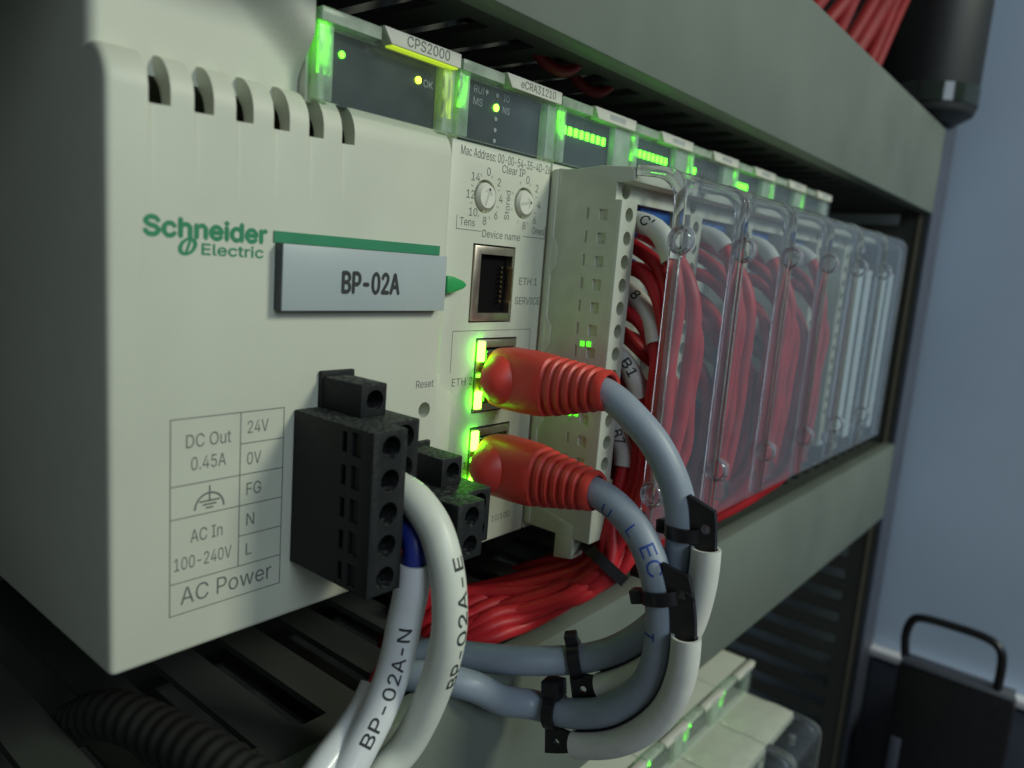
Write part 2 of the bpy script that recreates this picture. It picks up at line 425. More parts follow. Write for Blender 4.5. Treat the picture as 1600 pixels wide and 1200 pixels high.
# ================================================================== POWER SUPPLY MODULE
psu = thing('power_supply_module', 'wide beige power supply module with vent slots and grey name plate', 'power supply', (0, 0, 0))
def shoulder(y0, z0, y1, z1, n=10):
    return [(y0 + (y1 - y0) * (1 - math.cos(math.pi / 2 * i / n)), z0 + (z1 - z0) * math.sin(math.pi / 2 * i / n)) for i in range(n + 1)]
prof = [(0.0, 0.0)] + shoulder(0.0, 81.6, 5.0, 87.2) + [(6.6, 87.2), (6.6, 112), (86, 112), (86, 0)]
m = MB(); m.prism(prof, 'x', 0.25, 63.5)
c = MB()
slots = [(5.7, 8.7), (12.0, 14.9), (18.3, 21.1), (24.5, 27.3), (30.8, 33.6), (37.2, 39.8)]
for a, b in slots:
    c.prism([(-3, 80.2), (40, 80.2), (40, 84.4), (4.5, 84.4), (5.0, 85.5), (5.2, 92), (-3, 92)], 'x', a, b)
c2 = MB()
for a, b in slots:      # shallow tapered groove below every slot
    T = [(a, -1), (b, -1), (b, 0.0), (a + 0.7, 0.7), (a, 0.0)]; B = [(a, -1), (b, -1), (b, -0.03), (a + 0.7, -0.03), (a, -0.03)]
    vt = [c2.bm.verts.new(Vector((x, y, 80.6)) * S) for x, y in T]; vb = [c2.bm.verts.new(Vector((x, y, 68.0)) * S) for x, y in B]
    c2.skin([vt, vb])
bmesh.ops.triangulate(c2.bm, faces=c2.bm.faces[:])
cav = MB(); cav.prism([(2.6, 60), (2.6, 80.6)] + shoulder(2.6, 80.6, 6.4, 84.6, 8) + [(80, 84.6), (80, 60)], 'x', 2.2, 61.5)
c4 = MB(); c4.box(31.9, 70, -5, 90, 87.1, 125)
c3 = MB(); c3.lathe([(1.55, -3), (1.55, 5)], (59.6, 0, 33.2), (0, 1, 0), 28)
for q in ((29.4, 49.5, 10.6, 36.6),):
    pass
body = build('housing', m, M['body'], psu, bevel=1.0, seg=3, cut=[cav, c, c2, c3, c4], smooth=40)
# lower right flap that overlaps the neighbour
m = MB()
fl = [(62.4, 0.1), (67.2, 0.1), (67.2, 36.0)] + [(67.2 - 3.8 * math.sin(a), 40.0 - 4.0 * math.cos(a)) for a in [math.radians(d) for d in (20, 40, 60, 75)]] + [(63.2, 40.4), (62.4, 40.4)]
m.prism(fl, 'y', -0.05, 0.75); build('front_flap', m, M['body'], psu, bevel=0.25)
# upper body: recessed on the left, swelling to the display window along a slanting crease
m = MB(); NX, NZ = 40, 24; grid = []
for i in range(NX + 1):
    row = []
    for k in range(NZ + 1):
        x = 0.32 + 31.5 * i / NX; z = 86.0 + 25.8 * k / NZ
        d = (x - 25.0) * 0.66 + (z - 95.0) * 0.75
        q = min(max((d + 0.3) / 6.0, 0), 1); q = q * q * (3 - 2 * q)
        y = 5.0 - 4.3 * q
        ex = min(max((x - 0.32) / 1.2, 0), 1); y += 1.2 * (1 - math.sqrt(1 - (1 - ex) ** 2))
        if z > 99.8:
            e2 = min(1, (z - 99.8) / 2.0); 
            if x > 26: y += 0
        row.append(m.bm.verts.new(Vector((x, y, z)) * S))
    grid.append(row)
for i in range(NX):
    for k in range(NZ): m.bm.faces.new((grid[i][k], grid[i + 1][k], grid[i + 1][k + 1], grid[i][k + 1]))
bk = [[m.bm.verts.new(Vector((0.32 + 31.5 * i, 7.4, 86 + 25.8 * k)) * S) for k in (0, 1)] for i in (0, 1)]
m.bm.faces.new((bk[0][0], bk[1][0], bk[1][1], bk[0][1]))
m.bm.faces.new([bk[0][0], bk[0][1]] + grid[0][::-1])
m.bm.faces.new([bk[1][1], bk[1][0]] + grid[NX])
m.bm.faces.new([bk[0][1], bk[1][1]] + [grid[i][NZ] for i in range(NX, -1, -1)])
m.bm.faces.new([bk[1][0], bk[0][0]] + [grid[i][0] for i in range(NX + 1)])
build('upper_housing', m, M['body'], psu, smooth=50)
m = MB(); m.lathe([(1.0, 0), (1.0, 0.8), (0.7, 1.2)], (59.3, 4.0, 33.1), (0, -1, 0), 20); build('reset_button', m, M['body_dark'], psu)

def window(parent, x0, x1, name_text, led_fn, pipes, full=True, zb=85.8, name_h=1.35):
    """display window of a module: dark panel behind a clear box, with a tilted beige name tag in its top edge"""
    m = MB(); m.box(x0 + 0.15, x1 - 0.15, 3.4, 86, zb, 99.6); build('upper_housing', m, M['body'], parent, bevel=0.3)
    w = MB(); w.box(x0 + 3.6, x1 - 3.6, 2.6, 3.3, zb + 0.3, 97.6); wp = build('display_panel', w, M['panel'], parent)
    m = MB()
    m.box(x0 + 0.35, x1 - 0.35, -0.3, 0.5, zb + 0.1, 97.0)
    m.prism([(-0.3, 97.0), (0.5, 97.0), (3.0, 99.4), (3.0, 99.9), (0.7, 99.9)], 'x', x0 + 0.35, x1 - 0.35)
    build('clear_lens', m, M['lens'], parent)
    for a, b, lit in pipes:
        m = MB(); m.box(a, b, 0.6, 2.5, zb + 0.4, 98.2); p = build('lens_edge', m, M['pipe'], parent, bevel=0.25)
        if lit:
            q = MB(); zc = lit[1]; q.box(a + 0.25, b - 0.35, 0.9, 1.3, zc - lit[2], zc + lit[2]); build('light_guide', q, lit[0], p)
    m = MB(); m.box(x0 + 0.4, x0 + (x1 - x0) * 0.42 - 0.9, -0.25, 2.4, 97.9, 100.0); build('lens_edge', m, M['pipe'], parent, bevel=0.2)
    # tag
    tx0, tx1 = x0 + (x1 - x0) * 0.42, x1 - 0.5
    m = MB(); m.prism([(tx0 - 0.9, 100.3), (tx0 + 0.9, 97.75), (tx1, 97.75), (tx1, 100.3)], 'y', -0.75, 1.8)
    tg = build('name_tag', m, M['tag'], parent, bevel=0.2)
    if name_text:
        m = MB(); text(m, name_text, (tx0 + tx1) / 2 + 0.6, 98.3, name_h, -0.8, cx=True); build('lettering', m, M['ink'] , tg)
    led_fn(wp)
    return wp

def dots(parent, pts, r, mat, y=2.45):
    for x, z in pts:
        m = MB(); m.lathe([(r, 0), (r, 0.25)], (x, y + 0.1, z), (0, -1, 0), 16); build('indicator_light', m, mat, parent)
def psu_leds(wp):
    dots(wp, [(38.4, 94.4)], 0.55, M['led']); dots(wp, [(55.6, 94.3)], 0.62, M['led_y'])
    m = MB(); text(m, 'OK', 57.0, 93.5, 1.3, 2.55); build('lettering', m, M['ink_light'], wp)
window(psu, 32.0, 63.7, 'CPS2000', psu_leds, [(32.4, 35.4, (M['led_pipe'], 94.2, 4.0)), (60.4, 63.2, (M['led_pipe_y'], 93.0, 4.2))], name_h=1.7)
m = MB(); m.box(46.5, 62.6, -0.5, 1.3, 97.48, 97.7); build('light_guide', m, M['tag_line'], psu)

# name plate and printing
m = MB(); m.box(25.2, 61.0, -2.0, -0.05, 52.9, 63.2); npt = build('name_plate', m, M['plate_core'], psu, bevel=0.15)
m = MB(); m.box(25.2, 61.0, -2.35, -2.02, 52.9, 63.2); build('plate_face', m, M['plate'], npt, bevel=0.08)
m = MB(); text(m, 'BP-02A', 36.6, 55.9, 3.5, -2.40, width=12.6, bold=0.17); build('lettering', m, M['ink_dark'], npt)
m = MB(); m.box(24.9, 61.0, -0.25, -0.02, 63.3, 65.05); build('green_bar', m, M['green_logo'], psu)
m = MB(); text(m, 'Schneider', 5.1, 63.0, 2.55, -0.03, width=18.6, bold=0.2); text(m, 'Electric', 13.3, 60.75, 1.55, -0.03, width=9.9, bold=0.06)
# the looped emblem: a slanted ring with a gap stroke
def emblem(mb, cx, cz, y):
    n = 28
    def pt(a, rx, rz): 
        x = rx * math.cos(a); z = rz * math.sin(a); return (cx + x + 0.35 * z, y, cz + z)
    for i in range(n):
        a, b = 2 * math.pi * i / n, 2 * math.pi * (i + 1) / n
        mb.face([pt(a, 1.35, 1.3), pt(b, 1.35, 1.3), pt(b, 0.72, 0.85), pt(a, 0.72, 0.85)])
    mb.face([(cx - 0.5, y - 0.01, cz - 1.0), (cx - 0.05, y - 0.01, cz - 1.0), (cx + 0.75, y - 0.01, cz + 1.25), (cx + 0.3, y - 0.01, cz + 1.25)])
emblem(m, 11.2, 61.75, -0.03)
build('brand_lettering', m, M['green_logo'], psu)
m = MB(); Y = -0.03; lw = 0.16
X0, XM, X1 = 8.85, 20.0, 27.75; ZR = [36.9, 31.85, 26.8, 21.75, 16.7, 11.65, 6.6]
for x in (X0, X1): line(m, x, ZR[6], x, ZR[0], lw, Y)
line(m, XM, ZR[5], XM, ZR[0], lw, Y - 0.003)
for k in (0, 2, 3, 5, 6): line(m, X0, ZR[k], X1, ZR[k], lw, Y - 0.006)
for k in (1, 4): line(m, XM, ZR[k], X1, ZR[k], lw, Y - 0.006)
for s_, x, z, h, w_ in (('DC Out', 11.2, 32.4, 2.0, 7.2), ('0.45A', 12.0, 28.9, 2.0, 5.6), ('AC In', 12.0, 17.6, 2.0, 5.2), ('100-240V', 9.5, 13.6, 2.0, 9.3), ('AC Power', 10.5, 8.0, 2.7, 15.6),
                 ('24V', 21.2, 33.4, 2.0, 3.7), ('0V', 21.2, 28.3, 2.0, 2.5), ('FG', 21.2, 23.3, 2.0, 2.6), ('N', 21.3, 18.2, 2.0, 1.4), ('L', 21.3, 13.2, 2.0, 1.1)):
    text(m, s_, x, z, h, Y, width=w_)
# protective earth symbol
for i in range(16):
    a, b = math.pi * i / 16, math.pi * (i + 1) / 16
    m.face([(15 + 2.5 * math.cos(a), Y, 22.5 + 2.6 * math.sin(a)), (15 + 2.5 * math.cos(b), Y, 22.5 + 2.6 * math.sin(b)), (15 + 2.2 * math.cos(b), Y, 22.5 + 2.3 * math.sin(b)), (15 + 2.2 * math.cos(a), Y, 22.5 + 2.3 * math.sin(a))])
line(m, 15, 23.8, 15, 26.0, 0.24, Y - 0.003)
for w_, z in ((1.55, 23.7), (1.0, 23.15), (0.5, 22.6)): line(m, 15 - w_, z, 15 + w_, z, 0.26, Y - 0.003)
build('printed_table', m, M['ink'], psu)
m = MB(); text(m, 'Reset', 57.0, 37.7, 1.45, Y, width=4.7); build('reset_lettering', m, M['ink'], psu)

# ================================================================== ETHERNET MODULE
eth = thing('ethernet_module', 'beige network module with two rotary dials and three sockets', 'network module', (64, 0, 0))
YE = 1.0
m = MB(); m.box(63.9, 95.7, YE, 86, 0.0, 85.6)
c = MB()
JK = [(71.7, 85.3, 50.1, 66.3), (74.5, 88.0, 30.6, 46.8), (74.4, 87.9, 12.2, 27.5)]
for a, b, z0, z1 in JK: c.box(a, b, -3, 16, z0, z1)
for x in (74.3, 87.0): c.lathe([(3.35, -3), (3.35, 2.6)], (x, 0, 75.8), (0, 1, 0), 36)
build('housing', m, M['body'], eth, bevel=0.4, cut=[c])
m = MB(); text(m, 'x', 0, 0, 1, 0); m.bm.free()
def dial(x, ang):
    m = MB(); m.lathe([(2.75, 3.2), (2.75, 1.0), (2.3, 0.25), (2.3, 0.2), (0.01, 0.2)], (x, 0, 75.8), (0, 1, 0), 36, cap=False)
    d = build('rotary_dial', m, M['tag'], eth, smooth=30)
    m = MB(); ca, sa = math.cos(ang), math.sin(ang)
    def seg(x0, z0, x1, z1, w):
        dx, dz = x1 - x0, z1 - z0; L = math.hypot(dx, dz); nx, nz = -dz / L * w / 2, dx / L * w / 2
        q = [(x0 + nx, z0 + nz), (x1 + nx, z1 + nz), (x1 - nx, z1 - nz), (x0 - nx, z0 - nz)]
        m.face([(x + a * ca - b * sa, 0.16, 75.8 + a * sa + b * ca) for a, b in q])
    seg(-1.9, 0, 1.7, 0, 0.5); seg(1.7, 0.0, 0.6, 1.0, 0.4); seg(1.7, 0, 0.6, -1.0, 0.4)
    build('dial_arrow', m, M['body_dark'], d)
dial(74.3, math.radians(72)); dial(87.0, math.radians(10))
def jack(a, b, z0, z1, leds):
    m = MB(); w = 0.9
    # shield: a tube of thin tin with an inner dark opening
    m.box(a + 0.35, b - 0.35, 0.6, 14, z0 + 0.35, z1 - 0.35)
    c = MB(); c.box(a + 2.2, b - 1.3, -2, 12.5, z0 + 2.0, z1 - 2.0); c.box(b - 2.2, b - 0.9, -2, 12.5, z0 + 4.6, z1 - 4.6)
    j = build('network_socket', m, M['metal'], eth, bevel=0.15, cut=[c])
    m = MB(); m.box(a + 2.25, b - 1.35, 2.4, 12.4, z0 + 2.1, z1 - 2.1); build('socket_shade', m, M['hole_shade'], j)  # solid near-black block standing in for the shade inside the socket
    for k in range(8):
        zz = (z0 + z1) / 2 + (k - 3.5) * 1.02
        m = MB(); m.prism([(a + 9.6, 1.2), (a + 9.9, 1.2), (a + 11.4, 2.35), (a + 11.1, 2.35)], 'z', zz - 0.17, zz + 0.17); build('contact', m, M['gold'], j)
    for zz, hh, mt in leds:
        m = MB(); m.box(a + 0.15, a + 2.0, -0.1, 0.55, zz - hh, zz + hh); build('led_or_reflection', m, mt, j, bevel=0.15)
    return j
jack(*JK[0], [])
jack(*JK[1], [(44.0, 2.1, M['led_eth']), (33.6, 1.9, M['led_eth']), (38.9, 0.35, M['led'])])
jack(*JK[2], [(24.7, 2.1, M['led_eth']), (14.8, 1.6, M['led_eth']), (20.4, 0.35, M['led'])])
m = MB()
for i in range(1):
    m.prism([(62.2, 56.2), (62.2, 59.6), (64.5, 59.4), (67.0, 58.7), (68.2, 57.9), (67.0, 57.1), (64.5, 56.4)], 'y', -1.6, 0.9)
build('green_pointer', m, M['green_clip'], eth, bevel=0.5, seg=3)
m = MB(); Y = YE - 0.03
text(m, 'Mac Address: 00-00-54-35-4D-26', 66.4, 83.0, 1.75, Y, width=29.0)
for s_, x, z in (('0', 74.9, 80.8), ('2', 78.3, 79.1), ('4', 79.2, 75.9), ('6', 78.0, 72.4), ('8', 74.6, 71.0), ('10', 71.0, 72.4), ('12', 69.9, 75.8), ('14', 71.1, 79.3),
                 ('0', 87.7, 80.8), ('2', 91.1, 79.4), ('4', 92.2, 76.0), ('6', 91.1, 72.6), ('8', 87.5, 71.1)):
    text(m, s_, x, z - 0.8, 1.6, Y, cx=True)
for cx_ in (74.3, 87.0):
    for a in range(16):
        if a % 2: th = a * math.pi / 8; line(m, cx_ + 4.1 * math.cos(th), 75.8 + 4.1 * math.sin(th), cx_ + 4.7 * math.cos(th), 75.8 + 4.7 * math.sin(th), 0.12, Y)
text(m, 'Clear IP', 79.0, 81.2, 1.6, Y, width=7.6)
text(m, 'Stored', 82.2, 71.8, 1.5, Y, width=6.0, rot=math.pi / 2)
text(m, 'Tens', 67.3, 69.6, 1.5, Y, width=4.4); text(m, 'Ones', 90.5, 69.6, 1.5, Y, width=4.4); text(m, 'Device name', 74.2, 67.7, 1.5, Y, width=12.3)
text(m, 'ETH 1', 87.4, 58.3, 1.6, Y, width=6.4); text(m, 'SERVICE', 86.4, 54.0, 1.6, Y, width=8.9); text(m, 'ETH 2', 68.0, 37.0, 1.6, Y, width=6.2)
text(m, '10/100', 84.0, 4.4, 1.4, Y, width=6.4); text(m, 'ETH 3', 69.0, 18.5, 1.5, Y, width=5.0)
lw = 0.13
for q in ((66.4, 71.4, 66.4, 68.8), (66.4, 68.8, 73.7, 68.8), (87.6, 68.8, 95.2, 68.8), (95.2, 68.8, 95.2, 71.4), (67.3, 48.4, 92.8, 48.4), (67.3, 48.4, 67.3, 40.0), (92.8, 48.4, 92.8, 31)):
    line(m, *q, lw, Y)
build('printed_legend', m, M['ink'], eth)
def eth_leds(wp):
    dots(wp, [(77.4, 93.8)], 0.72, M['led_core'])
    dots(wp, [(77.4, 96.2), (77.4, 91.6), (77.4, 89.4), (77.4, 87.3), (74.2, 96.2)], 0.42, M['ink_light'])
    m = MB(); text(m, 'RUN', 70.6, 95.5, 1.4, 2.55); text(m, 'MS', 70.6, 93.2, 1.4, 2.55); text(m, 'IO', 79.6, 95.6, 1.3, 2.55); text(m, 'NS', 79.6, 93.2, 1.3, 2.55)
    build('lettering', m, M['ink_light'], wp)
window(eth, 64.0, 95.8, 'eCRA31210', eth_leds, [(64.4, 67.4, (M['led_pipe'], 94.4, 3.0)), (92.2, 95.4, None)], name_h=1.5)

# ================================================================== I/O MODULES
def io_module(x0, label, nled, dz=0.0, group='input output modules in the rack', wires=True):
    t = thing('io_module', label, 'input output module', (x0, 0, dz), group)
    m = MB(); m.box(x0 + 0.2, x0 + 31.8, 1.0, 86, 0, 85.6); build('housing', m, M['body'], t, bevel=0.4)
    def leds(wp):
        for k in range(8):
            m = MB(); x = x0 + 4.6 + k * 2.35; m.box(x, x + 1.3, 2.3, 2.55, 92.9, 94.7); build('indicator_light', m, M['led'] if k < nled else M['ink'], wp)
        m = MB(); text(m, '0 1 2 3 4 5 6 7', x0 + 4.8, 95.7, 1.1, 2.55, width=18.0); build('lettering', m, M['ink'], wp)
    window(t, x0, x0 + 31.8, None, leds, [(x0 + 0.4, x0 + 3.4, (M['led_pipe'], 94.0, 3.0)), (x0 + 24.0, x0 + 31.4, None)])
    m = MB(); m.box(x0 + 19, x0 + 26, -0.82, -0.78, 98.5, 99.6); build('tag_print', m, M['ink_light'], t)
    # terminal block: tall body with a hooded top, a row of screw holes on the front of its left edge
    m = MB()
    m.prism([(0.9, 84.3), (-6, 84.3), (-12, 84.9), (-19.6, 84.6), (-20.3, 83.4), (-20.3, 81.6), (-17.9, 81.2), (-17.9, 1.5), (0.9, 1.5)], 'x', x0 + 0.25, x0 + 31.7)
    c = MB(); c.box(x0 + 6.6, x0 + 31.9, -30, -8.5, 0.5, 77.8)      # wiring bay
    c.box(x0 - 1, x0 + 31.9, -30, -16.2, 77.8, 81.4)
    for k in range(13):
        z = 74.9 - 5 * k
        c.lathe([(1.55, -5), (1.55, 6)], (x0 + 3.6, -18, z), (0, 1, 0), 18)
        c.box(x0 - 1, x0 + 0.75, -14.6, -12.4, z - 1.4, z + 0.9)     # side notches
        c.box(x0 - 1, x0 + 0.6, -9.9, -9.2, z - 1.3, z + 1.1)
    c.lathe([(1.7, -5), (1.7, 8)], (x0 + 4.2, -16, 79.9), (0, 1, 0), 18)
    tb = build('terminal_block', m, M['term'], t, bevel=0.35, cut=[c])
    m = MB()
    for k in range(13):
        z = 74.9 - 5 * k; m.lathe([(1.5, 0), (1.5, 0.5), (1.3, 0.7)], (x0 + 3.6, -13.2, z), (0, -1, 0), 14)
    build('terminal_screws', m, M['steel'], tb)
    # scalloped seam strip at the left front corner
    m = MB(); m.prism([(x0 - 0.1, 84), (x0 + 0.8, 84), (x0 + 0.8, 2), (x0 - 0.1, 2)], 'y', -0.9, 0.9); build('seam_strip', m, M['body'], t, bevel=0.2)
    m = MB()
    for z in (66, 48, 30): m.prism([(-0.2, z + 5), (-2.4, z + 1.2), (-2.4, z - 2.6), (-0.2, z - 6)], 'x', x0 - 0.05, x0 + 0.2)
    build('side_catch', m, M['body'], t, bevel=0.05)
    m = MB(); m.lathe([(1.2, 0), (1.2, 3.4)], (x0 + 1.4, -1.4, 81.0), (0, 0, 1), 16); build('hinge_pin', m, M['tag'], t)
    # foot bracket
    m = MB(); m.prism([(-13.6, -3.4), (-8.4, -4.3), (-8.4, 3.9), (-1, 6.2), (-1, 7.6), (-13.6, 5.0)], 'x', x0 + 0.2, x0 + 4.8); build('foot_bracket', m, M['body'], t, bevel=0.4)
    # clear cover
    cv = MB(); a, b = x0 + 0.9, x0 + 31.1
    arc = [(-20.2, 84.9)] + [(-26.5 - 5.5 * math.sin(q), 79.2 + 5.2 * math.cos(q)) for q in [math.radians(d) for d in range(0, 91, 15)]]
    outer = arc + [(-32.0, 5.2)]; inner = [(y + 1.0, z - (1.0 if i < 6 else 0.4)) for i, (y, z) in enumerate(outer)]
    inner[-1] = (-31.0, 5.2)
    cv.prism(outer + inner[::-1], 'x', a, b); cover = build('clear_cover', cv, M['clear'], t, smooth=50)
    for xe in (a - 0.35, b - 0.65):
        e = MB(); e.prism([(y - 0.15, z + 0.15) for y, z in outer] + [(-29.6, 5.2)] + [(y + 2.2, z - 2.0) for y, z in outer[-2:0:-1]] + [(-20.2, 82.8)], 'x', xe, xe + 0.95)
        ed = build('cover_edge', e, M['edge'], cover, smooth=50, bevel=0.15)
    for z in (70.0, 17.0):
        for xe in (a + 0.1,):
            e = MB(); n = 28; k = 10; R_, r_ = 2.5, 0.55
            rings = []
            for i in range(n):
                th = 2 * math.pi * i / n; cc = Vector((xe + 0.4, -32.0 + R_ * 0.9 * math.cos(th), z + R_ * math.sin(th))); u = Vector((0, math.cos(th), math.sin(th)))
                rings.append(e.ring(cc, u, (1, 0, 0), r_, k, 1.7))
            e.skin(rings + [rings[0]], False); build('hinge_ring', e, M['edge'], cover, smooth=60)
    # inner clips
    e = MB(); e.box(x0 + 8, x0 + 13, -31, -25.5, 7, 12); build('cover_clip', e, M['edge'], cover, bevel=0.7)
    e = MB(); e.lathe([(1.0, 0), (1.0, 2), (1.5, 3.2)], (x0 + 15, -25.2, 80.5), (0, 0, 1), 14); build('cover_peg', e, M['edge'], cover)
    return t
IOL = ['first beige io module beside the network module with its cover full of red wires',
       'second io module of the upper rack with white markers and red wires under its cover',
       'third io module of the upper rack with red and grey wires under its cover',
       'fourth io module of the upper rack whose cover holds a few red wires',
       'fifth io module of the upper rack with a pale strip and no red wires',
       'last io module at the far end of the upper rack with a pale strip']
nl = [8, 8, 2, 5, 1, 0]
ios = []
for k in range(6): ios.append(io_module(96 + 32 * k, IOL[k], nl[k]))
for y_, z_ in ((-12.9, 46.6), (-11.2, 46.5), (-11.2, 30.6), (-9.4, 30.4)):      # reflections of the socket LEDs on the first block, put in as glowing squares
    m = MB(); m.box(96.1, 96.32, y_ - 0.55, y_ + 0.55, z_ - 0.55, z_ + 0.55); build('led_or_reflection', m, M['led_reflection'], ios[0])
for k in (4, 5):     # pale label strips inside the last covers
    x0 = 96 + 32 * k
    for a, b in ((8, 17), (21, 28)):
        m = MB(); m.box(x0 + a, x0 + b, -29.5, -28.9, 9, 70); build('label_strip', m, M['paper'], ios[k])
        
# row below: the same kind of module, lower in the cabinet
IOB = ['last io module of the lower rack at its far end', 'io module of the lower rack, next to the last one at its far end',
       'io module of the lower rack, third from its far end', 'fourth last io module of the lower rack, cut by the frame edge']
for k in range(4):
    c_ = copy_tree(ios[2], (272 - 32 * (k + 1) - 160, 0, -202)); c_['label'] = IOB[k]; c_['group'] = 'io modules of the lower rack'

# ================================================================== TERMINAL PLUGS
def plug(x, ztop, n, label):
    t = thing('terminal_plug', label, 'terminal plug', (x, 0, ztop - n * 5.28), None)
    zb = ztop - n * 5.28
    m = MB(); m.prism([(x, -0.1), (x, -20.2), (x + 6.9, -20.2), (x + 6.9, -16.0), (x + 13.4, -16.0), (x + 13.4, -0.1)], 'z', zb, ztop)
    c = MB()
    for k in range(n):
        z = ztop - 2.64 - 5.28 * k
        c.lathe([(1.85, 0), (1.85, 7)], (x + 3.6, -21, z), (0, 1, 0), 22)
        c.lathe([(2.0, 0), (2.0, 8)], (x + 10.2, -17, z), (0, 1, 0), 22)
        c.box(x - 1, x + 0.7, -14.0, -12.8, z - 1.6, z + 1.6); c.box(x - 1, x + 0.5, -17.4, -15.2, z - 1.9, z + 1.9)
    b = build('plug_body', m, M['black'], t, bevel=0.22, cut=[c])
    m = MB()
    for k in range(n): m.lathe([(1.7, 0), (1.7, 0.4)], (x + 3.6, -14.5, ztop - 2.64 - 5.28 * k), (0, -1, 0), 16)
    build('clamp_screws', m, M['hole_shade'], b)  # screws coloured with the darkness of their holes
    m = MB(); m.box(x + 4.9, x + 10.3, -11, -0.1, ztop + 0.02, ztop + 5.4); m.box(x + 4.6, x + 11.6, -1.0, -0.1, ztop + 0.02, ztop + 6.2)
    c = MB(); c.lathe([(1.75, 0), (1.75, 6)], (x + 7.8, -12, ztop + 2.7), (0, 1, 0), 22)
    build('fixing_lug', m, M['black'], t, bevel=0.2, cut=[c])
    return t
plug(29.6, 36.4, 5, 'tall black five way terminal plug with white sleeved wires in it')
plug(49.3, 21.0, 2, 'short black two way terminal plug with nothing wired into it')

# ================================================================== WHITE SLEEVED WIRES
def power_wire(name, label, core_pts, core_mat, core_r, sl_pts, sl_r, sl_mat, print_s, s0, ang_off, hh=2.1, hollow=True):
    t = thing(name, label, 'power wire', core_pts[0])
    cp = spline(core_pts, 1.0); m = MB(); m.tube(cp, core_r, 16); build('insulation', m, core_mat, t)
    sp = spline(sl_pts, 1.0); m = MB(); m.tube(sp, sl_r, 26, inner=sl_r - 0.55); sl = build('marker_sleeve', m, sl_mat, t, smooth=60)
    if print_s:
        i = min(len(sp) - 1, int(s0 * 0.6)); a = face_angle(sp, i, VIEW) + ang_off
        m = MB(); text_on_tube(m, print_s, sp, sl_r, s0, hh, a, flip=True, squeeze=1.45, bold=0.04); build('lettering', m, M['ink_dark'], sl)
    return t
ew = [(40.3, -14.5, 24.6), (40.6, -18.5, 23.4), (41, -22.4, 20.3), (41, -25.2, 15.8), (41, -27.0, 9.8), (41, -27.3, 2.2), (41.4, -24.4, -8.5), (40.4, -20.5, -19.0), (36.0, -18.6, -24.2), (29, -19.5, -29), (18, -22, -37)]
power_wire('earth_wire', 'white sleeve marked BP-02A-E bending down from the black plug', [(40.0, -8, 24.2)] + ew, M['grey_wire'], 1.6, ew, 2.9, M['sleeve_warm'], 'BP-02A-E', 36, -0.85)
nw = [(39.5, -20.1, 13.6), (39.4, -20.0, 9.0), (39.2, -19.2, 3.9), (38.4, -18.2, -4.8), (35.15, -18.2, -12.1), (29.3, -18.4, -19.4), (22, -20, -27), (12, -23, -36)]
power_wire('neutral_wire', 'white sleeve marked BP-02A-N over a blue wire', [(40.0, -9, 18.6), (40.0, -15, 18.6), (39.9, -18.9, 17.4)] + nw, M['blue_wire'], 2.0, nw, 2.95, M['sleeve'], 'BP-02A-N', 32, -0.2)
lw_ = [(38.7, -13.4, -11.2), (35.9, -14.0, -14.2), (31.6, -14.6, -17.0), (25.3, -15.8, -20.0), (18, -18.5, -24.5), (8, -22, -31)]
power_wire('live_wire', 'plain white sleeve over a red wire behind the two marked sleeves', [(39.8, -9, 13.3), (39.9, -14.5, 13.0), (42.6, -16.6, 9.0), (42.3, -15.4, 1), (41.4, -14.4, -5)] + lw_, M['red_wire'], 1.7, lw_, 2.9, M['sleeve'], None, 0, 0)

